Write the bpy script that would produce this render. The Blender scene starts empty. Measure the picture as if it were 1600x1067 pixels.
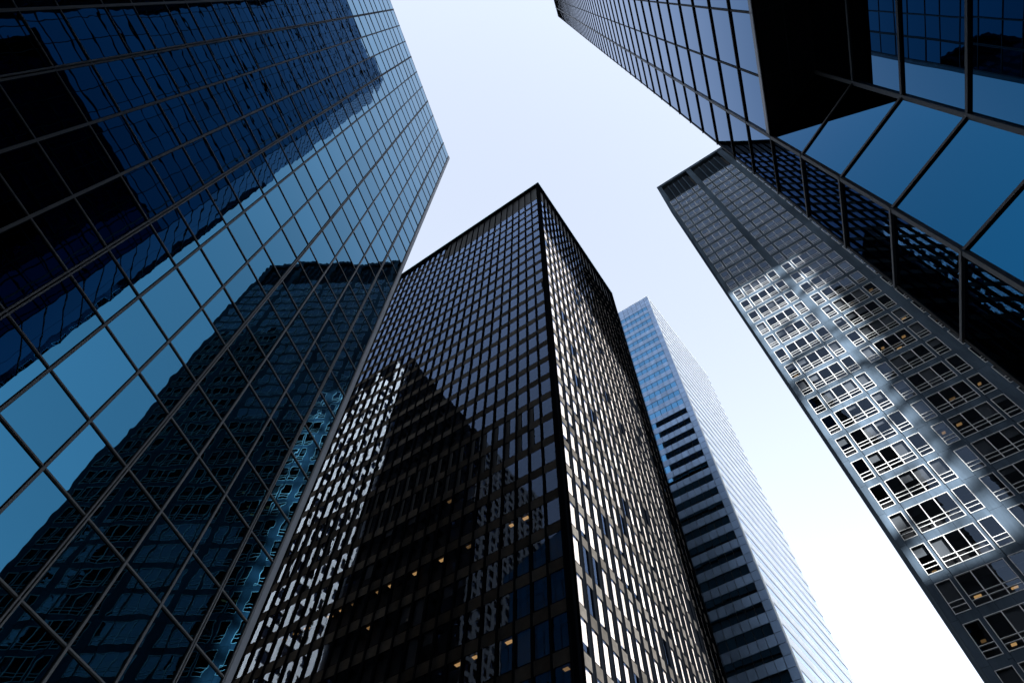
import bpy, math, random
from mathutils import Matrix, Vector
random.seed(7)
rad = math.radians
sc = bpy.context.scene
col = sc.collection

# ------------------------------------------------------------------ camera
F_PX, PITCH, ROLL = 1015.9, rad(61.4236), rad(-1.5005)
cp, sp_, cr, sr = math.cos(PITCH), math.sin(PITCH), math.cos(ROLL), math.sin(ROLL)
FW = Vector((0, cp, sp_)); RT0 = Vector((1, 0, 0)); DN0 = Vector((0, sp_, -cp))
RT = RT0 * cr + DN0 * sr
DN = DN0 * cr - RT0 * sr
cam = bpy.data.cameras.new('camera'); camo = bpy.data.objects.new('camera', cam); col.objects.link(camo)
cam.sensor_width = 36.0; cam.lens = F_PX / 1600 * 36.0; cam.clip_end = 5000; cam.clip_start = 0.05
camo.matrix_world = Matrix((( RT.x, -DN.x, -FW.x, 0), (RT.y, -DN.y, -FW.y, 0), (RT.z, -DN.z, -FW.z, 0), (0, 0, 0, 1)))
sc.camera = camo

# ------------------------------------------------------------------ sky, sun, exposure
SUN_AZ, SUN_EL = rad(165), math.atan(0.5)
w = bpy.data.worlds.new('World'); sc.world = w; w.use_nodes = True
nt = w.node_tree; nt.nodes.clear()
out = nt.nodes.new('ShaderNodeOutputWorld'); bg = nt.nodes.new('ShaderNodeBackground')
sky = nt.nodes.new('ShaderNodeTexSky'); sky.sky_type = 'NISHITA'; sky.sun_disc = False
sky.sun_elevation = SUN_EL; sky.sun_rotation = SUN_AZ; sky.altitude = 0
sky.air_density = 1.0; sky.dust_density = 0.4; sky.ozone_density = 1.0
hs = nt.nodes.new('ShaderNodeHueSaturation'); hs.inputs['Saturation'].default_value = 0.43
nt.links.new(sky.outputs[0], hs.inputs['Color']); nt.links.new(hs.outputs[0], bg.inputs[0])
bg.inputs[1].default_value = 0.05
nt.links.new(bg.outputs[0], out.inputs[0])
sl = bpy.data.lights.new('sun', 'SUN'); sl.energy = 5.0; sl.angle = rad(0.5); sl.color = (1.0, 0.96, 0.90)
slo = bpy.data.objects.new('sun', sl); col.objects.link(slo)
sd = Vector((math.sin(SUN_AZ) * math.cos(SUN_EL), math.cos(SUN_AZ) * math.cos(SUN_EL), math.sin(SUN_EL)))
slo.rotation_euler = sd.to_track_quat('Z', 'Y').to_euler(); slo.location = sd * 300
sc.view_settings.view_transform = 'Standard'; sc.view_settings.look = 'None'
sc.view_settings.exposure = 3.55; sc.view_settings.gamma = 1.0
sc.render.engine = 'CYCLES'
sc.cycles.max_bounces = 10; sc.cycles.glossy_bounces = 6; sc.cycles.transparent_max_bounces = 12
sc.cycles.diffuse_bounces = 3; sc.cycles.use_denoising = True
sc.cycles.caustics_reflective = False; sc.cycles.caustics_refractive = False

# ------------------------------------------------------------------ helpers
def H(azdeg):
    a = rad(azdeg); return Vector((math.sin(a), math.cos(a), 0))
ZU = Vector((0, 0, 1))
GZ = -1.65                                   # street level below the camera
def scr(p):
    z = p.dot(FW)
    if z <= 0.1: return None
    return (800 + F_PX * p.dot(RT) / z, 533.5 + F_PX * p.dot(DN) / z)
def shown(pts):                              # size in the photograph
    q = [scr(p) for p in pts]
    if any(a is None for a in q): return 0
    xs = [min(max(a[0], 0), 1600) for a in q]; ys = [min(max(a[1], 0), 1067) for a in q]
    ar = 0
    for i in range(len(q)):
        j = (i + 1) % len(q); ar += xs[i] * ys[j] - xs[j] * ys[i]
    return abs(ar) / 2

class Frame:                                 # a wall: o + s*u + z*up + d*n
    def __init__(self, o, u, n): self.o, self.u, self.n = o, u, n
    def p(self, s, z, d=0.0): return self.o + self.u * s + self.n * d + ZU * z

class MB:
    def __init__(self, base): self.v, self.f, self.a, self.base = [], [], [], base
    def face(self, pts, var=None):
        k = len(self.v); self.v += [tuple(p - self.base) for p in pts]
        self.f.append(tuple(range(k, k + len(pts)))); self.a.append(random.random() if var is None else var)
    def box(self, fr, s0, s1, z0, z1, d0, d1, var=None):
        var = random.random() if var is None else var
        c = [fr.p(s, z, d) for d in (d0, d1) for z in (z0, z1) for s in (s0, s1)]
        for q in ((4, 5, 7, 6), (1, 0, 2, 3), (0, 4, 6, 2), (5, 1, 3, 7), (6, 7, 3, 2), (0, 1, 5, 4)):
            self.face([c[i] for i in q], var)
    def pane(self, fr, s0, s1, z0, z1, d, tilt=0.0015, th=0.02):
        g = random.gauss
        a, b = g(0, tilt), g(0, tilt); hw, hh = (s1 - s0) / 2, (z1 - z0) / 2
        q = [fr.p(s0, z0, d - a * hw - b * hh), fr.p(s1, z0, d + a * hw - b * hh), fr.p(s1, z1, d + a * hw + b * hh), fr.p(s0, z1, d - a * hw + b * hh)]
        self.face(q)
    def prism(self, poly, z0, z1, var=0.5):  # poly: list of xy Vectors, counter-clockwise from above
        n = len(poly)
        lo = [p + ZU * z0 for p in poly]; hi = [p + ZU * z1 for p in poly]
        self.face(hi, var); self.face(lo[::-1], var)
        for i in range(n):
            j = (i + 1) % n; self.face([lo[i], lo[j], hi[j], hi[i]], var)
    def build(self, name, mat, parent=None, kind=None, label=None):
        me = bpy.data.meshes.new(name); me.from_pydata(self.v, [], self.f)
        at = me.attributes.new('var', 'FLOAT', 'FACE'); at.data.foreach_set('value', self.a)
        me.materials.append(mat)
        o = bpy.data.objects.new(name, me); col.objects.link(o)
        if parent: o.parent = parent
        else: o.location = self.base
        if kind: o['kind'] = kind
        if label: o['label'] = label
        return o

def thing(name, loc, label, cat, group=None):
    o = bpy.data.objects.new(name, None); o.empty_display_size = 2; o.location = loc; col.objects.link(o)
    o['label'] = label; o['category'] = cat
    if group: o['group'] = group
    return o

# ------------------------------------------------------------------ materials
def mat_base(name):
    m = bpy.data.materials.new(name); m.use_nodes = True; t = m.node_tree; t.nodes.clear()
    o = t.nodes.new('ShaderNodeOutputMaterial'); return m, t, o
def N(t, typ, **kw):
    n = t.nodes.new(typ)
    for k, v in kw.items():
        if k in n.inputs: n.inputs[k].default_value = v
        else: setattr(n, k, v)
    return n
def ripple(t, scale, dist, detail=1.0):
    tc = N(t, 'ShaderNodeNewGeometry')
    no = N(t, 'ShaderNodeTexNoise'); no.inputs['Scale'].default_value = scale; no.inputs['Detail'].default_value = detail
    at = N(t, 'ShaderNodeAttribute'); at.attribute_name = 'var'
    mul = N(t, 'ShaderNodeMath', operation='MULTIPLY'); mul.inputs[1].default_value = 40
    t.links.new(at.outputs['Fac'], mul.inputs[0])
    no.noise_dimensions = '4D'
    t.links.new(tc.outputs['Position'], no.inputs['Vector']); t.links.new(mul.outputs[0], no.inputs['W'])
    bu = N(t, 'ShaderNodeBump'); bu.inputs['Strength'].default_value = 1.0; bu.inputs['Distance'].default_value = dist
    t.links.new(no.outputs['Fac'], bu.inputs['Height']); return bu
def mirror_glass(name, tint, edge, rscale, rdist, rough=0.0, vary=0.12):
    """coated reflective curtain-wall glass"""
    m, t, o = mat_base(name)
    p = N(t, 'ShaderNodeBsdfPrincipled'); p.inputs['Metallic'].default_value = 1.0
    p.inputs['Roughness'].default_value = rough
    at = N(t, 'ShaderNodeAttribute'); at.attribute_name = 'var'
    mr = N(t, 'ShaderNodeMapRange'); mr.inputs['To Min'].default_value = 1 - vary; mr.inputs['To Max'].default_value = 1 + vary
    t.links.new(at.outputs['Fac'], mr.inputs['Value'])
    mx = N(t, 'ShaderNodeVectorMath', operation='SCALE'); mx.inputs[0].default_value = tint[:3]
    t.links.new(mr.outputs[0], mx.inputs['Scale']); t.links.new(mx.outputs[0], p.inputs['Base Color'])
    p.inputs['Specular Tint'].default_value = (*edge, 1)
    t.links.new(ripple(t, rscale, rdist).outputs[0], p.inputs['Normal'])
    t.links.new(p.outputs[0], o.inputs[0]); return m
def clear_glass(name, ior, gtint, ttint, rscale, rdist, f0=0.03):
    """thin window glass: Fresnel reflection over a dim view inside"""
    m, t, o = mat_base(name)
    bu = ripple(t, rscale, rdist)
    g = N(t, 'ShaderNodeBsdfGlossy'); g.inputs['Color'].default_value = (*gtint, 1); g.inputs['Roughness'].default_value = 0.0
    tr = N(t, 'ShaderNodeBsdfTransparent'); tr.inputs['Color'].default_value = (*ttint, 1)
    lw = N(t, 'ShaderNodeLayerWeight'); lw.inputs['Blend'].default_value = 0.5     # Facing = 1 - cos
    t.links.new(bu.outputs[0], lw.inputs['Normal'])
    pw = N(t, 'ShaderNodeMath', operation='POWER'); pw.inputs[1].default_value = ior
    fr = N(t, 'ShaderNodeMath', operation='MULTIPLY_ADD'); fr.inputs[1].default_value = 1 - f0; fr.inputs[2].default_value = f0
    t.links.new(lw.outputs['Facing'], pw.inputs[0]); t.links.new(pw.outputs[0], fr.inputs[0])
    mx = N(t, 'ShaderNodeMixShader')
    t.links.new(bu.outputs[0], g.inputs['Normal'])
    t.links.new(fr.outputs[0], mx.inputs[0]); t.links.new(tr.outputs[0], mx.inputs[1]); t.links.new(g.outputs[0], mx.inputs[2])
    t.links.new(mx.outputs[0], o.inputs[0]); return m
def solid(name, c, rough=0.6, metal=0.0, vary=0.12, noise=0.15, nscale=0.6, bump=0.0, spec=0.5, streak=False):
    m, t, o = mat_base(name)
    p = N(t, 'ShaderNodeBsdfPrincipled'); p.inputs['Roughness'].default_value = rough; p.inputs['Metallic'].default_value = metal
    p.inputs['Specular IOR Level'].default_value = spec
    at = N(t, 'ShaderNodeAttribute'); at.attribute_name = 'var'
    mr = N(t, 'ShaderNodeMapRange'); mr.inputs['To Min'].default_value = 1 - vary; mr.inputs['To Max'].default_value = 1 + vary
    t.links.new(at.outputs['Fac'], mr.inputs['Value'])
    g = N(t, 'ShaderNodeNewGeometry'); no = N(t, 'ShaderNodeTexNoise'); no.inputs['Scale'].default_value = nscale
    no.inputs['Detail'].default_value = 6; no.inputs['Roughness'].default_value = 0.65
    if streak:
        vm = N(t, 'ShaderNodeVectorMath', operation='MULTIPLY'); vm.inputs[1].default_value = (1, 1, 0.22)
        t.links.new(g.outputs['Position'], vm.inputs[0]); t.links.new(vm.outputs[0], no.inputs['Vector'])
    else: t.links.new(g.outputs['Position'], no.inputs['Vector'])
    mr2 = N(t, 'ShaderNodeMapRange'); mr2.inputs['From Min'].default_value = 0.3; mr2.inputs['From Max'].default_value = 0.7
    mr2.inputs['To Min'].default_value = 1 - noise; mr2.inputs['To Max'].default_value = 1 + noise
    t.links.new(no.outputs['Fac'], mr2.inputs['Value'])
    mu = N(t, 'ShaderNodeMath', operation='MULTIPLY'); t.links.new(mr.outputs[0], mu.inputs[0]); t.links.new(mr2.outputs[0], mu.inputs[1])
    mx = N(t, 'ShaderNodeVectorMath', operation='SCALE'); mx.inputs[0].default_value = c[:3]
    t.links.new(mu.outputs[0], mx.inputs['Scale']); t.links.new(mx.outputs[0], p.inputs['Base Color'])
    if bump:
        bu = N(t, 'ShaderNodeBump'); bu.inputs['Distance'].default_value = bump; t.links.new(no.outputs['Fac'], bu.inputs['Height'])
        t.links.new(bu.outputs[0], p.inputs['Normal'])
    t.links.new(p.outputs[0], o.inputs[0]); return m
def emit(name, c, s):
    m, t, o = mat_base(name); e = N(t, 'ShaderNodeEmission'); e.inputs[0].default_value = (*c, 1); e.inputs[1].default_value = s
    t.links.new(e.outputs[0], o.inputs[0]); return m

M_TEAL = mirror_glass('teal_mirror_glass', (0.024, 0.110, 0.185), (0.75, 0.9, 1), 1.5, 0.0017)
M_BLUE = mirror_glass('blue_mirror_glass', (0.006, 0.072, 0.152), (0.75, 0.84, 1), 0.7, 0.0010)
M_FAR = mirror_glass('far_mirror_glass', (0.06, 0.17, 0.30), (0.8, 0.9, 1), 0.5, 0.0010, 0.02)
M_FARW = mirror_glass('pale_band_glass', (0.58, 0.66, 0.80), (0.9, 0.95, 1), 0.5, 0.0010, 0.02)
M_CGL = clear_glass('bronze_window_glass', 4.8, (0.47, 0.65, 1.0), (0.46, 0.46, 0.48), 0.9, 0.0022)
M_RGL = clear_glass('window_glass', 5.5, (0.55, 0.73, 1.0), (0.45, 0.47, 0.5), 1.1, 0.0022)
M_MULL = solid('grey_mullion_metal', (0.042, 0.046, 0.052), 0.5, 0.3, 0.1, 0.1)
M_JOINT = solid('dark_joint_metal', (0.004, 0.005, 0.006), 0.6, 0.0, 0.1, 0.1, spec=0.1)
M_FIN = solid('black_steel', (0.0013, 0.0017, 0.0025), 0.7, 0.0, 0.1, 0.15, spec=0.0)
M_SPAN = solid('bronze_spandrel', (0.022, 0.021, 0.020), 0.6, 0.0, 0.35, 0.2, 1.5, spec=0.0)
M_CORE = solid('dark_interior', (0.008, 0.008, 0.009), 0.9, 0, 0.3, 0.2)
M_STONE = solid('grey_stone_panels', (0.026, 0.038, 0.054), 0.6, 0, 0.10, 0.40, 0.5, spec=0.0, streak=True)
M_STONEJ = solid('stone_joint', (0.010, 0.014, 0.020), 0.9, spec=0.0)
M_ALU = solid('bright_aluminium_frame', (0.25, 0.265, 0.28), 0.7, 0.1, 0.05, 0.05)
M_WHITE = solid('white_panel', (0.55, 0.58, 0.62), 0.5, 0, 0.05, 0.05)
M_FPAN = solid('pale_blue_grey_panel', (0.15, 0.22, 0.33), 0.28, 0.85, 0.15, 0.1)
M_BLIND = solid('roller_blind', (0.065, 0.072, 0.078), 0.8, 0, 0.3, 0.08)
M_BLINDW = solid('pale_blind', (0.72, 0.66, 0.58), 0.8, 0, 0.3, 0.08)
M_SOFFIT = solid('black_soffit_panel', (0.006, 0.006, 0.008), 0.3, 0, 0.2, 0.1)
M_LAMPS = [emit('ceiling_lamp_glow', (1.0, 0.58, 0.22), q) for q in (0.015, 0.035, 0.07)]
M_ROOF = solid('roof_gravel', (0.22, 0.22, 0.21), 0.9)
M_PALE = solid('pale_limestone', (0.36, 0.31, 0.245), 0.7, 0, 0.08, 0.15)
M_BROWN = solid('dark_brown_stone', (0.02, 0.018, 0.017), 0.6, 0, 0.2, 0.3)
M_BLACKG = solid('black_granite', (0.004, 0.004, 0.004), 0.6, 0, 0.2, 0.3, spec=0.05)
M_ASPH = solid('asphalt', (0.05, 0.05, 0.052), 0.9, 0, 0.1, 0.2, 3)
M_PAVE = solid('paving', (0.14, 0.135, 0.13), 0.85, 0, 0.1, 0.2, 2)
M_GROUND = solid('city_ground', (0.06, 0.06, 0.06), 0.9, 0, 0.1, 0.2, .3)
M_PAINT = solid('road_paint', (0.75, 0.75, 0.72), 0.7)

# city grid directions, measured from the photograph
U3, N3 = H(19.8), H(109.8)          # street between the two glass buildings
NR, UR = H(35.8), H(125.8)          # grid of the towers beyond
def UN(u, n): return U3 * u + N3 * n

def top100(cands, limit=100):       # candidates: (area, payload)
    cands.sort(key=lambda c: -c[0])
    big = [c[1] for c in cands[:limit] if c[0] > 6]
    rest = [c[1] for c in cands[len(big):]]
    return big, rest

def emit_windows(root, cands, mat, name='window', stuffname='windows', limit=100, child=None):
    """cands: list of (area, fn(mb), fn_child(mb)); biggest become parts, the rest one mesh"""
    cands.sort(key=lambda c: -c[0])
    nb = len([c for c in cands[:limit] if c[0] > 4])
    made = []
    for c in cands[:nb]:
        mb = MB(root.location); c[1](mb); o = mb.build(name, mat, root)
        if child and c[2]:
            cb = MB(root.location); c[2](cb); q = cb.build(child[0], child[1], o)
        made.append(o)
    mb = MB(root.location); cb = MB(root.location)
    for c in cands[nb:]:
        c[1](mb)
        if child and c[2]: c[2](cb)
    if mb.f: mb.build(stuffname, mat, root, 'stuff')
    if cb.f: cb.build(child[0], child[1], root, 'stuff')
    return made

# ================================================================== 1. left glass tower
D1 = 12.7
def left_tower():
    s_cor = 1.045 * D1; bay = 0.1195 * D1; per = 0.3145 * D1; z0 = 1.001 * D1; roof = z0 + 15 * per
    back = -16 * bay + (s_cor - 0.27) - .6
    o = UN(0, -D1)
    base = UN((s_cor + back) / 2, -D1 - 15); base.z = GZ
    root = thing('glass_tower', base, 'teal mirror glass tower with thin grey mullions, reflecting dark towers and sky, at the left', 'building')
    fr = Frame(o, U3, N3)
    # levels
    lv = []
    k = -5
    while True:
        for off in (0, 0.178 * D1):
            z = z0 + k * per + off
            if z > GZ + 3 and z < roof - 0.1: lv.append(z)
        k += 1
        if z0 + k * per > roof: break
    lv = [GZ] + lv + [roof]
    vs = [s_cor - 0.27 - i * bay for i in range(17)]
    fe = Frame(UN(s_cor, -D1), -N3, U3)      # end wall
    fb = Frame(UN(back, -D1), -N3, -U3)
    DEP = 35.0
    ves = [0.27 + i * bay for i in range(23)]; DEP = ves[-1] + 0.27
    w = MB(base)
    w.prism([UN(back + .1, -D1 - .25), UN(back + .1, -D1 - DEP), UN(s_cor - .1, -D1 - DEP), UN(s_cor - .1, -D1 - .25)][::-1], GZ, roof - 0.15)
    w.build('wall', M_CORE, root)
    r = MB(base); r.prism([UN(back, -D1), UN(back, -D1 - DEP), UN(s_cor, -D1 - DEP), UN(s_cor, -D1)][::-1], roof - 0.1, roof + 0.12)
    r.build('roof_edge', M_MULL, root)
    c = []
    for i in range(len(vs) - 1):
        for j in range(len(lv) - 1):
            a = (vs[i + 1], vs[i], lv[j], lv[j + 1])
            ar = shown([fr.p(a[0], a[2]), fr.p(a[1], a[2]), fr.p(a[1], a[3]), fr.p(a[0], a[3])])
            c.append((ar, lambda mb, a=a: mb.pane(fr, a[0] + .02, a[1] - .02, a[2] + .02, a[3] - .02, 0.0, .0026), None))
    for i in range(len(ves) - 1):
        for j in range(len(lv) - 1):
            for f2 in (fe,):
                a = (ves[i], ves[i + 1], lv[j], lv[j + 1])
                c.append((0, lambda mb, a=a, f2=f2: mb.pane(f2, a[0] + .02, a[1] - .02, a[2] + .02, a[3] - .02, 0.0), None))
    emit_windows(root, c, M_TEAL, 'glass_panel', 'glass_panels')
    # vertical mullions
    for i, s in enumerate(vs):
        mb = MB(base); m2 = MB(base)
        if i % 3 == 1:
            mb.box(fr, s - .062, s - .018, GZ, roof, -.05, .05); mb.box(fr, s + .018, s + .062, GZ, roof, -.05, .05)
        else:
            mb.box(fr, s - .034, s + .034, GZ, roof, -.05, .045)
        o_ = mb.build('mullion', M_MULL, root)
        m2.box(fr, s - .052 if i % 3 != 1 else s - .075, s - (.0345 if i % 3 != 1 else .0625), GZ, roof - .01, -.05, .012)
        m2.box(fr, s + (.0345 if i % 3 != 1 else .0625), s + .052 if i % 3 != 1 else s + .075, GZ, roof - .01, -.05, .012)
        m2.build('gasket', M_JOINT, o_)
    for j, z in enumerate(lv[1:-1]):
        mb = MB(base); mb.box(fr, back, s_cor - .02, z - .012, z + .03, -.04, .03); o_ = mb.build('transom', M_MULL, root)
        m2 = MB(base); m2.box(fr, back, s_cor - .02, z - .05, z - .0125, -.04, .024); m2.build('gasket', M_JOINT, o_)
    mb = MB(base); mb.box(fr, s_cor - .22, s_cor + .02, GZ, roof + .13, -.2, .04); mb.build('corner_post', solid('corner_post_metal', (.09, .1, .12), .45, .3), root)
    mb = MB(base)
    for s in ves[1:-1]: mb.box(fe, s - .038, s + .038, GZ, roof, -.05, .05)
    for z in lv[1:-1]: mb.box(fe, .1, DEP, z - .04, z + .03, -.04, .03)
    mb.build('end_wall_grid', M_MULL, root)
    return root
left_tower()

# ================================================================== 2. chamfered glass building, top right
def right_glass():
    P0, P7, P6, BAY = 4.90, 5.09, 6.55, 1.452
    SOF = 16.75; TOP = 133.0; pit = 2.003
    BK = -42.0; DEPN = 11.8
    VB = (3.90, 6.11)
    base = UN(-15, 13); base.z = GZ
    root = thing('chamfered_glass_building', base, 'glass building overhanging a black soffit with chamfered blue corner panes, at the upper right', 'building')
    w = MB(base)
    bev = (P6 + 2.72, P0 + 2.72)
    low = [UN(P7 - .15, P0 + .3), UN(P6 - .1, P0 + .3), UN(bev[0] - .25, bev[1]), UN(bev[0] - .25, DEPN - .3), UN(BK, DEPN - .3), UN(BK, VB[1] + .25), UN(VB[0] - .1, VB[1] + .25)]
    w.prism(low, GZ, SOF + .5); 
    up = [UN(P6 - .1, P0 + .2), UN(bev[0] - .2, bev[1] + .08), UN(bev[0] - .2, DEPN - .3), UN(BK, DEPN - .3), UN(BK, P0 + .2)]
    w.prism(up, SOF + .5, TOP - .2)
    w.build('wall', M_CORE, root)
    s = MB(base); s.prism([UN(P7, P0 - .02), UN(P7, P0 + .35), UN(VB[0] + .3, VB[1] + .4), UN(BK, VB[1] + .4), UN(BK, P0 - .02)], SOF, SOF + .3); s.build('soffit', M_SOFFIT, root)
    s = MB(base); fs_ = Frame(UN(0, 0), -U3, N3)
    for i in range(1, 30): s.box(fs_, -P7 + i * BAY - .012, -P7 + i * BAY + .012, SOF - .012, SOF + .01, P0 + .05, VB[1] + .2)
    s.box(fs_, -P7 + .5, 40, SOF - .014, SOF + .01, P0 + .62, P0 + .65); s.build('soffit_joints', M_MULL, root)
    s = MB(base); s.prism([UN(P6, P0), UN(*bev), UN(bev[0], DEPN), UN(BK, DEPN), UN(BK, P0)], TOP - .1, TOP + .2); s.build('roof_edge', M_MULL, root)
    fa = Frame(UN(0, P0), -U3, -N3)          # s = -u
    db = (U3 * (VB[0] - P7) + N3 * (VB[1] - P0)); lb = db.length; ub = db.normalized()
    fbn = Vector((ub.y, -ub.x, 0)); 
    if fbn.dot(N3) > 0: fbn = -fbn
    fB = Frame(UN(P7, P0), ub, fbn)
    fC = Frame(UN(VB[0], VB[1]), -U3, -N3)
    fV = Frame(UN(P6, P0), (U3 + N3).normalized(), (U3 - N3).normalized())
    fE = Frame(UN(bev[0], bev[1]), N3, U3)
    zs = [SOF]
    while zs[-1] - pit > GZ + 1: zs.append(zs[-1] - pit)
    zs = zs[::-1]; zs[0] = GZ
    zu = [SOF + i * pit for i in range(int((TOP - SOF) / pit) + 1)]
    if TOP - zu[-1] > .3: zu.append(TOP)
    zall = zs + zu[1:]
    c = []
    def add(f, s0, s1, z0, z1):
        ar = shown([f.p(s0, z0), f.p(s1, z0), f.p(s1, z1), f.p(s0, z1)])
        if (f is fC or f is fB) : ar *= 1.0
        c.append((ar, lambda mb: mb.pane(f, s0 + .015, s1 - .015, z0 + .015, z1 - .015, 0.0, 0.0012), None))
    for j in range(len(zall) - 1): add(fa, -P6, -P7, zall[j], zall[j + 1])
    nb = int((P7 - BK) / BAY)
    for i in range(nb):
        for j in range(len(zu) - 1): add(fa, -P7 + i * BAY, -P7 + (i + 1) * BAY, zu[j], zu[j + 1])
    for j in range(len(zs) - 1):
        add(fB, 0, lb, zs[j], zs[j + 1])
        for i in range(22): add(fC, i * 1.9, (i + 1) * 1.9, zs[j], zs[j + 1])
    LV = 3.84
    for j in range(len(zall) - 1):
        add(fV, 0, LV / 2, zall[j], zall[j + 1]); add(fV, LV / 2, LV, zall[j], zall[j + 1])
        for i in range(2): add(fE, i * 2.05, (i + 1) * 2.05, zall[j], zall[j + 1])
    emit_windows(root, c, M_BLUE, 'glass_panel', 'glass_panels')
    # mullions
    def vm(f, s, z0, z1, wd=.045, dp=.05, mat=M_MULL, nm='mullion'):
        mb = MB(base); mb.box(f, s - wd, s + wd, z0, z1, -.04, dp); return mb.build(nm, mat, root)
    vm(fa, -P6, GZ, TOP, .03, .02, M_JOINT); vm(fa, -P7, GZ, TOP, .04, .04, M_JOINT if False else M_MULL)
    for i in range(1, nb + 1): vm(fa, -P7 + i * BAY, SOF, TOP, .026, .02, M_JOINT)
    vm(fC, 0, GZ, SOF, .045, .045)
    for i in range(1, 22): vm(fC, i * 1.9, GZ, SOF)
    for j, z in enumerate(zall[1:-1]):
        lowr = z < SOF - .1
        mb = MB(base)
        if lowr:
            mb.box(fa, -P6 - .04, -P7 + .03, z - .03, z + .03, -.03, .05)
            mb.box(fB, -.03, lb + .02, z - .03, z + .03, -.03, .035)
            mb.box(fC, 0.0, 41, z - .035, z + .035, -.03, .04)
            o_ = mb.build('transom', M_MULL, root)
        else:
            mb.box(fa, -P6 - .05, -BK, z - .035, z + .035, -.03, .04)
            mb.build('transom', M_JOINT, root)
    mb = MB(base)
    for z in zall[1:-1]: mb.box(fV, 0, LV, z - .035, z + .035, -.03, .03); mb.box(fE, 0, 4.1, z - .035, z + .035, -.03, .03)
    mb.build('end_wall_grid', M_MULL, root)
right_glass()

# ================================================================== 3. black central tower
def ceiling_lamp(root, fr, s, z, d, mb=None):
    b = MB(root.location)
    w = random.uniform(.18, .34)
    b.box(fr, s - w, s + w, z - .04, z, d - .3, d)
    return b.build('ceiling_light', random.choice(M_LAMPS), root)

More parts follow.
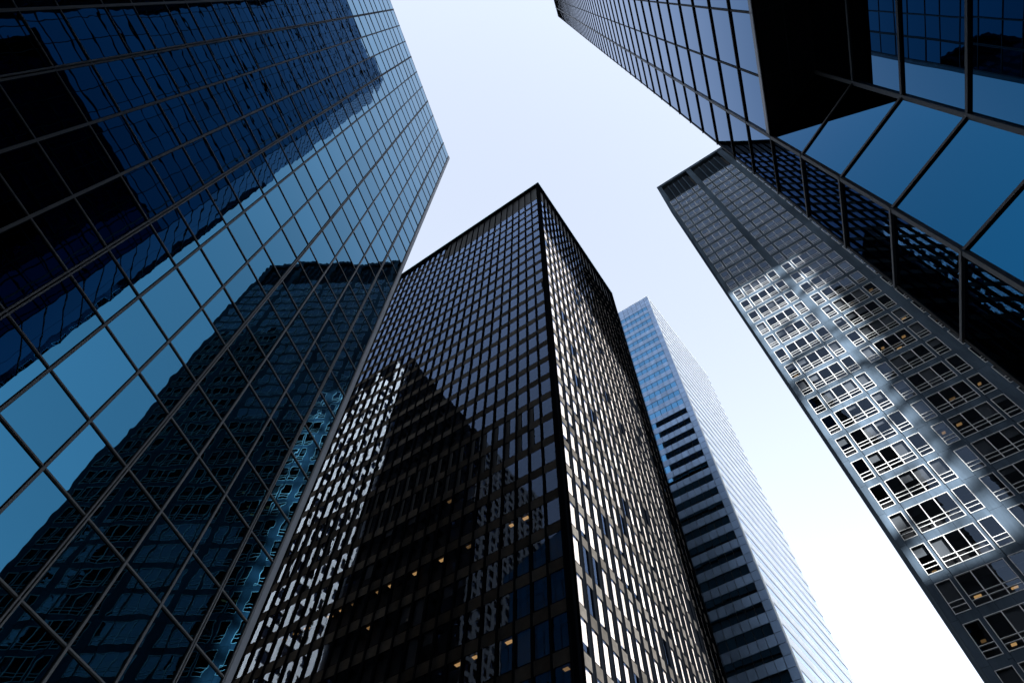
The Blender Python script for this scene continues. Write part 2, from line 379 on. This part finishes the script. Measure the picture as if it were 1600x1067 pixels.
def black_tower():
    d = 33.3; XC = -0.545 * d; bay = 0.0457 * d; p = 0.1156 * d; ztop = 3.93 * d; roof = 4.262 * d
    NL, NRt = 28, 21
    cw = 0.40
    XL = XC - cw - NL * bay - cw; NB = d + cw * 2 + NRt * (31.2 / NRt)
    bay2 = 31.2 / NRt
    base = NR * (d + 16) + UR * (XC - 21); base.z = GZ
    root = thing('black_steel_tower', base, 'black steel and glass tower with close vertical fins, standing in the centre', 'building')
    fl = Frame(NR * d, -UR, -NR)             # s = -X
    fr_ = Frame(UR * XC, NR, UR)             # s = nR
    zr = [ztop - i * p for i in range(0, 37)]
    zr = [z for z in zr if z > GZ + 5]
    core = MB(base)
    def rect(x0, x1, n0, n1): return [UR * x0 + NR * n0, UR * x1 + NR * n0, UR * x1 + NR * n1, UR * x0 + NR * n1]
    core.prism(rect(XL + 1, XC - 1.0, d + 1.0, NB - 1), GZ, roof - .5)
    core.build('core', M_CORE, root)
    slabs = MB(base)
    for z in zr: slabs.prism(rect(XL + .3, XC - .12, d + .12, NB - .3), z + .15, z + .95)
    slabs.build('floor_slabs', M_CORE, root)
    fa = MB(base); fa.prism(rect(XL - .1, XC + .1, d - .1, NB + .1), roof - .65, roof); fa.build('parapet', M_FIN, root)
    fa = MB(base); fa.prism(rect(XL - .14, XC + .14, d - .14, NB + .14), roof, roof + .18); fa.build('roof_cap', solid('teal_coping', (.03, .16, .19), .4, .3), root)
    for nm, (a, b, c_, e) in {'a': (XC - cw, XC, d, d + cw)}.items():
        mb = MB(base); mb.prism(rect(XC - cw, XC + .05, d - .05, d + cw), GZ, roof - .65); mb.build('corner_column', M_FIN, root)
    for q in ((XL, XL + cw, d, d + cw), (XC - cw, XC, NB - cw, NB), (XL, XL + cw, NB - cw, NB)):
        mb = MB(base); mb.prism(rect(*q), GZ, roof - .65); mb.build('corner_column', M_FIN, root)
    S0 = -XC + cw
    wh = p * 0.70
    cands = []; lamps = []
    spl = MB(base)
    louv = MB(base)
    for side, f, s0, n, b in (('l', fl, S0, NL, bay), ('r', fr_, d + cw, NRt, bay2)):
        for k, z in enumerate(zr):
            for i in range(n):
                a0 = s0 + i * b + .10; a1 = s0 + (i + 1) * b - .10
                spl.box(f, a0 - .1, a1 + .1, z - p + .03, z - wh - .03, -.1, -.015)
                narrow = side == 'l' and k in (19, 20) and i > 0
                if narrow:
                    am = a0 + (a1 - a0) * .60
                    louv.box(f, am + .03, a1 + .1, z - wh, z, -.12, -.1)
                    aa = (a0, am)
                else: aa = (a0, a1)
                ar = shown([f.p(aa[0], z - wh), f.p(aa[1], z - wh), f.p(aa[1], z), f.p(aa[0], z)])
                def fn(mb, f=f, aa=aa, z=z): mb.pane(f, aa[0] + .02, aa[1] - .02, z - wh + .02, z - .02, -.02, 0.004)
                def fc(mb, f=f, aa=aa, z=z):
                    mb.box(f, aa[0] - .06, aa[0] + .02, z - wh, z, -.08, 0); mb.box(f, aa[1] - .02, aa[1] + .06, z - wh, z, -.08, 0)
                    mb.box(f, aa[0] + .02, aa[1] - .02, z - .02, z + .03, -.08, 0); mb.box(f, aa[0] + .02, aa[1] - .02, z - wh - .03, z - wh + .02, -.08, 0)
                cands.append((ar * (1 if side == 'l' else 1), fn, fc))
        # fins
        for i in range(n + 1):
            s = s0 + i * b
            mb = MB(base)
            if 0 < i < n or True:
                dp = .17 if side == 'l' else .20
                mb.box(f, s - .02, s + .02, GZ, roof - .66, -.1, dp); mb.box(f, s - .065, s + .065, GZ, roof - .66, dp, dp + .02)
            mb.build('fin', M_FIN, root)
        # top band
        L0 = ztop + .03
        for i in range(n):
            a0 = s0 + i * b + .03; a1 = s0 + (i + 1) * b - .03
            if side == 'l' and i >= 16:
                for q in range(2):
                    zt = ztop + (q + 1) * p
                    def fn(mb, f=f, a0=a0, a1=a1, zt=zt): mb.pane(f, a0 + .1, a1 - .1, zt - wh, zt, -.09, .003)
                    cands.append((shown([f.p(a0, zt - wh), f.p(a1, zt - wh), f.p(a1, zt), f.p(a0, zt)]), fn, None))
                    spl.box(f, a0, a1, zt - p + .03, zt - wh - .03, -.1, -.04)
            else:
                louv.box(f, a0, a1, L0, roof - .66, -.5, -.45)
                louv.box(f, a0, a1, L0 - .01, L0 + .12, -.45, -.06)
    spl.build('spandrel_panels', M_SPAN, root, 'stuff')
    louv.build('louvre_panels', M_JOINT, root, 'stuff')
    emit_windows(root, cands, M_CGL, 'window', 'windows', 100, ('window_frame', M_FIN))
    # lit ceiling lamps seen through the glass
    for (px, py) in ((733, 772), (705, 786), (820, 829), (795, 841), (737, 866), (687, 887), (639, 909), (616, 919), (589, 928), (546, 950), (527, 957), (509, 967), (582, 981), (470, 985), (788, 1028), (729, 1049), (701, 1060), (880, 1059), (461, 987), (443, 993)):
        dr = (FW + RT * ((px - 800) / F_PX) + DN * ((py - 533.5) / F_PX))
        t = (d + .30) / dr.dot(NR); P = dr * t
        s = -P.dot(UR); z = P.z
        # snap to just under a ceiling
        kk = min(zr, key=lambda q: abs(q - .1 - z)); 
        i = math.floor((s - S0) / bay); s = S0 + (i + .5) * bay
        ceiling_lamp(root, fl, s, kk - .02, -.30)
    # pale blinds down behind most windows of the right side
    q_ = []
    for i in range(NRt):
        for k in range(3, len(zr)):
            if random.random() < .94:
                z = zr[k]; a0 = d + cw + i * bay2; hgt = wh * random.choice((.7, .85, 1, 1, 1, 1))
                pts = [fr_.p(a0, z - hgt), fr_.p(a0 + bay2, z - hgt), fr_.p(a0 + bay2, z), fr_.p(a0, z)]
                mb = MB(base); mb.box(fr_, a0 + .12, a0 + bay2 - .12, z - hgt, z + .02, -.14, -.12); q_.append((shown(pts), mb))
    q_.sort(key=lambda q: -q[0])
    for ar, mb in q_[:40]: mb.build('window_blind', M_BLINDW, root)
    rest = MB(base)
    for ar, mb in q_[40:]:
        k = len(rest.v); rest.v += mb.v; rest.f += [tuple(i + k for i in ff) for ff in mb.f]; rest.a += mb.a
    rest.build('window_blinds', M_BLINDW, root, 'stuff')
    # roller blinds behind some low windows
    bl = []
    for i in range(0, NL):
        for k in range(21, len(zr)):
            if random.random() < .16:
                mb = MB(base); z = zr[k]; a0 = S0 + i * bay
                hgt = wh * random.choice((.25, .4, .6, .95))
                mb.box(fl, a0 + .15, a0 + bay - .15, z - hgt, z + .05, -.22, -.2); bl.append((shown([fl.p(a0, z - hgt), fl.p(a0 + bay, z - hgt), fl.p(a0 + bay, z), fl.p(a0, z)]), mb))
    bl.sort(key=lambda q: -q[0])
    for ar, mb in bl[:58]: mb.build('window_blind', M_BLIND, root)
black_tower()

# ================================================================== 4. grey stone tower, right
def stone_tower():
    d = 57.0; p = 0.0705 * d; z_ref = 0.690 * d; roof = 2.905 * d
    X0, DEP = 0.0585 * d, 8.0
    NM = 5; MOD = 0.1498 * d
    X1 = X0 + .0115 * d + NM * MOD
    base = NR * (d + 8) + UR * ((X0 + X1) / 2); base.z = GZ
    root = thing('grey_stone_tower', base, 'grey stone tower with bright framed windows and a patch of dappled sunlight, at the right', 'building')
    f = Frame(NR * d, UR, -NR)
    def rect(x0, x1, n0, n1): return [UR * x0 + NR * n0, UR * x1 + NR * n0, UR * x1 + NR * n1, UR * x0 + NR * n1]
    core = MB(base); core.prism(rect(X0 + .4, X1 - .4, d + 1.4, d + DEP - .4), GZ, roof - 1); core.build('core', M_CORE, root)
    tops = [z_ref + (k - 9) * p for k in range(0, 38)]
    tops = [z for z in tops if z - 3 > GZ + 3 and z < 2.69 * d]
    wh = 0.0545 * d
    sl_ = MB(base)
    for z in tops: sl_.prism(rect(X0 + .3, X1 - .3, d + .32, d + DEP - .3), z + .02, z + .35)
    sl_.build('floor_slabs', M_CORE, root)
    # window columns
    cols = []
    for m in range(NM):
        b = X0 + .0115 * d + m * MOD
        cols += [(b, b + .0228 * d, 1), (b + .0288 * d, b + .0992 * d, 3), (b + .1052 * d, b + .128 * d, 1)]
    wall = MB(base); jt = MB(base)
    # backing wall strips around the windows
    xs = [X0] + [v for c in cols for v in c[:2]] + [X1]
    ztop_w = tops[-1]
    # piers (full height)
    piers = []
    for i in range(0, len(xs), 2): piers.append((xs[i], xs[i + 1]))
    for (a, b) in piers:
        thin = (b - a) < .5
        z = GZ
        levels = [GZ] + [t - wh - .45 for t in tops] + [ztop_w + .5]
        for q in range(len(levels) - 1):
            wall.box(f, a + (0 if thin else .01), b - (0 if thin else .01), levels[q] + .012, levels[q + 1] - .012, -.25, -.06 if thin else 0.0)
        jt.box(f, a, b, GZ, ztop_w + .5, -.3, -.26)
        jt.box(f, a, b, GZ, ztop_w + .5, -.2, -.1) if False else None
    for (a, b, n) in cols:
        for k, t in enumerate(tops):
            z0_ = (tops[k - 1] if k else GZ) ; z1_ = t - wh
            wd = (b - a) / n
            for q in range(n): wall.box(f, a + q * wd + .01, a + (q + 1) * wd - .01, z0_ + .01, z1_ - .01, -.25, -.012)
            jt.box(f, a, b, z0_, z1_, -.3, -.26)
        wall.box(f, a + .01, b - .01, ztop_w + .01, ztop_w + .48, -.25, -.012)
    # top: louvred plant floor, parapet
    z2 = ztop_w + .5
    for (a, b) in ((X0, X0 + 1.0),): wall.box(f, a, b, z2, roof - 1.4, -.3, 0)
    jt.box(f, X0 + 1, X1 - .5, z2, roof - 1.4, -2.0, -1.9)
    for m in range(NM):
        b = X0 + .0115 * d + m * MOD
        jt.box(f, b + .3, b + .128 * d - .3, z2, roof - 1.4, -.9, -.8)
        q = b + 1.7
        while q < b + .128 * d - 1: wall.box(f, q, q + .16, z2, roof - 2.6, -.8, -.25); q += 1.35
        wall.box(f, b + .128 * d, b + MOD, z2, roof - 1.4, -.3, 0)
    wall.box(f, X0, X1, roof - 1.4, roof, -.5, .1)
    # sides
    fs = Frame(UR * X0, -NR, -UR)
    wall.box(fs, -(d + DEP), -(d + .3), GZ, roof, -.3, -.01)
    fs2 = Frame(UR * X1, NR, UR); wall.box(fs2, d + .3, d + DEP, GZ, roof, -.3, -.01)
    fb = Frame(NR * (d + DEP), -UR, NR); wall.box(fb, -X1, -X0, GZ, roof - .01, -.3, -.02)
    wall.prism(rect(X0 + .3, X1 - .3, d + .4, d + DEP - .3), roof - 1.2, roof - .9)
    wall.build('wall', M_STONE, root)
    jt.build('joint_backing', M_STONEJ, root)
    cands = []
    for (a, b, n) in cols:
        for t in tops:
            wd = (b - a) / n
            ar = shown([f.p(a, t - wh), f.p(b, t - wh), f.p(b, t), f.p(a, t)])
            def fn(mb, a=a, t=t, n=n, wd=wd):
                for q in range(n):
                    x0 = a + q * wd + .04; x1 = a + (q + 1) * wd - .04
                    mb.pane(f, x0, x1, t - wh * .65 + .03, t - .05, -.03, .003)
                    mb.pane(f, x0, x1, t - wh * .80 + .03, t - wh * .65 - .03, -.03, .003)
                    mb.pane(f, x0, x1, t - wh + .05, t - wh * .80 - .03, -.03, .003)
            def fc(mb, a=a, b=b, t=t, n=n, wd=wd):
                e = .062
                mb.box(f, a + .01, a + e, t - wh, t, -.14, .02, .5); mb.box(f, b - e, b - .01, t - wh, t, -.14, .02, .5)
                mb.box(f, a + e, b - e, t - e, t - .005, -.14, .018, .5); mb.box(f, a + e, b - e, t - wh + .005, t - wh + e, -.14, .018, .5)
                for q in range(1, n): mb.box(f, a + q * wd - .04, a + q * wd + .04, t - wh + e, t - e, -.14, .016, .5)
                for q in range(n):
                    x0 = a + q * wd + (.04 if q else e); x1 = a + (q + 1) * wd - (.04 if q < n - 1 else e)
                    for zz in (.65, .80): mb.box(f, x0, x1, t - wh * zz - .028, t - wh * zz + .028, -.14, .012, .5)
            cands.append((ar, fn, fc))
    emit_windows(root, cands, M_RGL, 'window', 'windows', 100, ('window_frame', M_ALU))
    # blinds
    bl = []
    for (a, b, n) in cols:
        wd = (b - a) / n
        for t in tops:
            for q in range(n):
                if random.random() < (.45 if t < 1.8 * d else .2):
                    hgt = wh * random.choice((.2, .35, .62, .62, .9))
                    mb = MB(base); mb.box(f, a + q * wd + .05, a + (q + 1) * wd - .05, t - hgt, t + .01, -.24, -.22)
                    bl.append((shown([f.p(a + q * wd, t - hgt), f.p(a + (q + 1) * wd, t - hgt), f.p(a + (q + 1) * wd, t), f.p(a + q * wd, t)]), mb))
    bl.sort(key=lambda q: -q[0])
    for ar, mb in bl[:100]: mb.build('window_blind', M_BLIND, root)
    rest = MB(base)
    for ar, mb in bl[100:]:
        k = len(rest.v); rest.v += mb.v; rest.f += [tuple(i + k for i in ff) for ff in mb.f]; rest.a += mb.a
    rest.build('window_blinds', M_BLIND, root, 'stuff')
    for (px, py) in ((1368, 449), (1338, 470), (1402, 502), (1421, 521), (1384, 541), (1463, 498), (1537, 596), (1494, 620), (1410, 542), (1495, 664), (1471, 677), (1413, 870), (1495, 921), (1497, 943), (1532, 929), (1583, 917), (1534, 1001), (1582, 1006), (1453, 897), (1118, 360), (1101, 370), (1160, 425), (1142, 434), (1248, 584), (1269, 587)):
        dr = (FW + RT * ((px - 800) / F_PX) + DN * ((py - 533.5) / F_PX))
        P = dr * ((d + .5) / dr.dot(NR)); x, z = P.dot(UR), P.z
        best = None
        for (a, b, n) in cols:
            wd = (b - a) / n
            for q in range(n):
                cx = a + (q + .5) * wd
                if best is None or abs(cx - x) < abs(best - x): best = cx
        t = min(tops, key=lambda q: abs(q - z - 1.2))
        b_ = MB(base); zz = min(t - .5, max(t - wh + .5, z))
        w = random.uniform(.16, .3); b_.box(f, best - w, best + w, zz - .05, zz, -.7, -.35); b_.build('ceiling_light', random.choice(M_LAMPS), root)
stone_tower()

# ================================================================== 5. pale far tower
def pale_tower():
    d = 95.0; roof = 2.012 * d; XC = -0.163 * d; bay = .0160 * d; p = .0419 * d
    C1 = NR * d + UR * XC
    C2 = H(30.25) * (roof / 1.44)
    nL = 26
    C0 = C1 - UR * (nL * bay)
    base = NR * (d + 20) + UR * (XC - 10); base.z = GZ
    root = thing('pale_ribbed_tower', base, 'pale tower with a white ribbed side and a blue banded side, behind the black tower', 'building')
    f = Frame(C1, -UR, -NR)
    u2 = (C2 - C1); L2 = Vector((u2.x, u2.y, 0)).length; u2 = Vector((u2.x, u2.y, 0)).normalized()
    n2 = Vector((u2.y, -u2.x, 0))
    f2 = Frame(C1, u2, n2)
    flat = lambda v: Vector((v.x, v.y, 0))
    inn = lambda v, a, b: flat(v) + NR * a - UR * b
    C3 = flat(C2) - UR * (nL * bay)
    core = MB(base); core.prism([inn(C0, .5, -.5), inn(C1, .5, .5), inn(C2, -.5, .5), inn(C3, -.5, -.5)], GZ, roof - .5); core.build('core', M_CORE, root)
    cap = MB(base); cap.prism([flat(C0), flat(C1), flat(C2), flat(C3)], roof - .3, roof); cap.build('roof', M_WHITE, root)
    pan = MB(base)
    nf = int((roof - GZ) / p)
    for k in range(nf + 1):
        z1 = roof - .31 - k * p
        if z1 < GZ + 4: break
        for i in range(nL):
            s0, s1 = i * bay, (i + 1) * bay
            solidw = k == 0 or i < 1
            hp = p * .5
            pan.box(f, s0 + .045, s1 - .045, z1 - hp + .045, z1 - .045, -.3, 0)
            if solidw: pan.box(f, s0 + .045, s1 - .045, z1 - p + .045, z1 - hp - .045, -.3, 0)
        if k > 0:
            mb = MB(base)
            for i in range(1, nL): mb.pane(f, i * bay + .06, (i + 1) * bay - .06, z1 - p + .02, z1 - hp - .02, -.06, .0012)
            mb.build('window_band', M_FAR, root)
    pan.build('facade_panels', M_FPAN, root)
    # ribbed side
    rib = MB(base); k = 0
    while True:
        z1 = roof - .31 - k * p
        if z1 < GZ + 4: break
        nb2 = int(L2 / 3.0)
        for i in range(nb2):
            s0 = i * L2 / nb2; s1 = (i + 1) * L2 / nb2
            rib.box(f2, s0 + .01, s1 - .01, z1 - p * .55, z1, -.3, .05)
        mb = MB(base)
        for i in range(nb2): mb.pane(f2, i * L2 / nb2, (i + 1) * L2 / nb2, z1 - p, z1 - p * .55, -.02, .002)
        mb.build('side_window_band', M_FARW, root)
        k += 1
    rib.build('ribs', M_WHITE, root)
    e = MB(base); e.box(f2, -.05, .25, GZ, roof, -.1, .16); e.build('corner_trim', M_WHITE, root)
pale_tower()

# ================================================================== behind the camera: towers seen in reflections, and blockers added for the light
def rectN(x0, x1, n0, n1): return [UR * x0 + NR * n0, UR * x1 + NR * n0, UR * x1 + NR * n1, UR * x0 + NR * n1]
def facade_grid(mb, gl, f, L, z0, z1, bay, flo, dep=.35, wr=.55, zr=.62):
    n = max(1, int(L / bay)); b = L / n
    for i in range(n + 1): mb.box(f, max(0, i * b - b * (1 - wr) / 2), min(L, i * b + b * (1 - wr) / 2), z0, z1, -.1, dep)
    z = z0
    while z < z1:
        mb.box(f, 0, L, z, min(z1, z + flo * (1 - zr)), -.1, dep - .06); z += flo
    gl.face([f.p(0, z0, .02), f.p(L, z0, .02), f.p(L, z1, .02), f.p(0, z1, .02)])
def behind():
    # limestone block, left behind
    x1, n1, x0, n0, top = -95.0, -4.9, -150.0, -88.0, 195.0
    b = UR * ((x0 + x1) / 2) + NR * ((n0 + n1) / 2); b.z = GZ
    r = thing('limestone_tower', b, 'pale limestone tower with gridded windows, seen only as a reflection in the black tower', 'building')
    c = MB(b); c.prism(rectN(x0, x1, n0, n1), GZ, top - .5); c.build('wall', M_BLACKG, r)
    g = MB(b); m = MB(b)
    facade_grid(m, g, Frame(UR * x1 + NR * n1, -UR, NR), x1 - x0, GZ, top, 3.0, 4.0)
    m.build('front_grid', M_PALE, r)
    m2 = MB(b); facade_grid(m2, g, Frame(UR * x1 + NR * n0, NR, UR), n1 - n0, GZ, top + 1, 3.4, 4.0)
    m2.build('side_grid', M_BLACKG, r)
    for (a_, e_, t_) in ((-4.9, -.3, 186), (-.3, 4.8, 172), (4.8, 10, 157), (10, 14, 143)):
        c = MB(b); c.prism(rectN(x0 + 20, x1 - .1, a_, e_), GZ, t_); c.build('wing', M_BLACKG, r)
        m3 = MB(b); facade_grid(m3, g, Frame(UR * x1 + NR * a_, NR, UR), e_ - a_, GZ, t_, 2.3, 4.2, .3, .5, .6); m3.build('wing_grid', M_PALE, r); g.build('glazing', M_CGL, r)
    # unseen slab added as sun blocker; stepped gap lights the black tower's right side
    x0, x1, n0, n1, top = 40.0, 119.8, -62.0, -50.0, 245.0
    b = UR * ((x0 + x1) / 2) + NR * ((n0 + n1) / 2); b.z = GZ
    r = thing('sun_blocker_slab', b, 'dark brown sun blocker added behind the viewer to shade the black tower', 'building')
    c = MB(b); c.prism(rectN(x0, 84.6, n1 - 2, n1), GZ, top)
    x = 84.6
    while x < 119.0:
        xm = x + 1.2; nr = (xm + 18) / 1.226 - 50; off = .79 * (nr + 50)
        t_ = 118 - .7 * (nr - 33.3) + 3 * math.sin(nr * 1.7)
        if t_ > 4 and nr < 68:
            c.prism(rectN(x, x + 2.4, n1 - 2, n1), GZ, off - 3); c.prism(rectN(x, x + 2.4, n1 - 2, n1), off + t_, top)
        else: c.prism(rectN(x, x + 2.4, n1 - 2, n1), GZ, top)
        x += 2.4
    c.build('wall', M_BROWN, r)
    c = MB(b); c.prism(rectN(x0, x1, n1 - 2.2, n1 + .2), top, top + 1.2); c.build('parapet', M_BLACKG, r)
    x0, x1, n0, n1, top = -39.0, 39.0, -80.0, -50.0, 64.0  # low unseen block, added to hold sky light off the stone tower
    b = UR * ((x0 + x1) / 2) + NR * ((n0 + n1) / 2); b.z = GZ
    r = thing('low_sky_blocker', b, 'low dark block added behind the viewer to cut sky light on the stone tower', 'building')
    c = MB(b); c.prism(rectN(x0 + .2, x1 - .2, n0 + .2, n1 - .2), GZ, top - .5); c.build('wall', M_BROWN, r)
    g = MB(b); m = MB(b); facade_grid(m, g, Frame(UR * x1 + NR * n1, -UR, NR), x1 - x0, GZ, top, 3.2, 4.0)
    m.build('front_grid', M_BROWN, r); g.build('glazing', M_CGL, r)
    x0, x1, n0, n1, top = -63.4, -40.5, -72.0, -50.0, 329.0
    b = UR * ((x0 + x1) / 2) + NR * ((n0 + n1) / 2); b.z = GZ
    r = thing('needle_tower', b, 'slender dark tower far behind the viewer, reflected only in the pale tower', 'building')
    c = MB(b); c.prism(rectN(x0 + .2, x1 - .2, n0 + .2, n1 - .2), GZ, top - .5); c.build('wall', M_BLACKG, r)
    g = MB(b); m = MB(b); facade_grid(m, g, Frame(UR * x1 + NR * n1, -UR, NR), x1 - x0, GZ, top, 3.2, 4.0)
    m.build('front_grid', M_BLACKG, r); g.build('glazing', M_CGL, r)
    # unseen sun blocker, added with openings that shape the stone tower's sun patch
    b = UR * 165 + NR * -51.5; b.z = GZ
    r = thing('sun_blocker_portal', b, 'dark sun blocker added behind the viewer, its opening shaping the sun patch on the stone tower', 'building')
    n1, n0, top = -50.0, -52.0, 338.0
    X0, XA, XB, XS, XT, X1 = 120.0, 133.6, 146.0, 164.4, 165.8, 214.0
    zA, zB, zC, zD = 125.0, 186.0, 125.0, 170.0
    c = MB(b)
    for (x0, x1, a, e) in ((X0, XA, GZ, top), (XA, XB, GZ, zA), (XA, XB, zB, top), (XB, XB + 2.6, GZ, 155.0), (XB, XB + 2.6, zB, top), (XB + 2.6, XS, GZ, top), (XS, XT, GZ, zC), (XS, XT, zD, top), (XT, X1, GZ, top)):
        c.prism(rectN(x0, x1, n0, n1), a, e)
    c.build('wall', M_BROWN, r)
    # irregular blocker pieces added across the opening to break the sun into dapples
    sc_ = MB(b); rr = random.Random(3)
    for i in range(60):
        x = rr.uniform(XA, XB); z = rr.uniform(zA, zB); ang = rr.gauss(0.5, .5); L = rr.uniform(1.5, 6.5); w_ = rr.uniform(.3, 1.5)
        f = Frame(UR * x + NR * (n1 - 1.5) , (UR * math.cos(ang) + ZU * math.sin(ang)), NR)
        pr = [f.o + ZU * z + f.u * sL + (ZU * math.cos(ang) - UR * math.sin(ang)) * wv for sL, wv in ((0, 0), (L, 0), (L, w_), (0, w_))]
        sc_.face(pr); sc_.face([q - NR * .2 for q in pr][::-1])
    sc_.build('dapple_blockers', M_MULL, r)
    g = MB(b); m = MB(b)
    f = Frame(UR * XA + NR * n1, -UR, NR)
    facade_grid(m, g, f, XA - X0, GZ, top, 3.2, 4.0)
    facade_grid(m, g, Frame(UR * X1 + NR * n1, -UR, NR), X1 - XT, GZ, top, 3.2, 4.0)
    m.build('front_grid', M_BROWN, r); g.build('glazing', M_CGL, r)
behind()

# ================================================================== ground
def sheet(name, pts, z, mat, th=None):
    b = Vector((0, 0, z)); mb = MB(b)
    if th:
        mb.prism([Vector((p.x, p.y, 0)) for p in pts], z - th, z)
    else: mb.face([Vector((p.x, p.y, z)) for p in pts], .5)
    o = mb.build(name, mat, None, 'structure'); return o
sheet('ground', [Vector((-1500, -1500, 0)), Vector((1500, -1500, 0)), Vector((1500, 1500, 0)), Vector((-1500, 1500, 0))], GZ - .15, M_GROUND)
sheet('road', [UN(-200, -8.5), UN(30, -8.5), UN(30, .8), UN(-200, .8)][::-1], GZ - .146, M_ASPH)
sheet('pavement', [UN(-45, .8), UN(26, .8), UN(26, 22), UN(-45, 22)][::-1], GZ - .001, M_PAVE, .148)
sheet('pavement', [UN(-45, -60), UN(26, -60), UN(26, -8.5), UN(-45, -8.5)][::-1], GZ - .001, M_PAVE, .148)
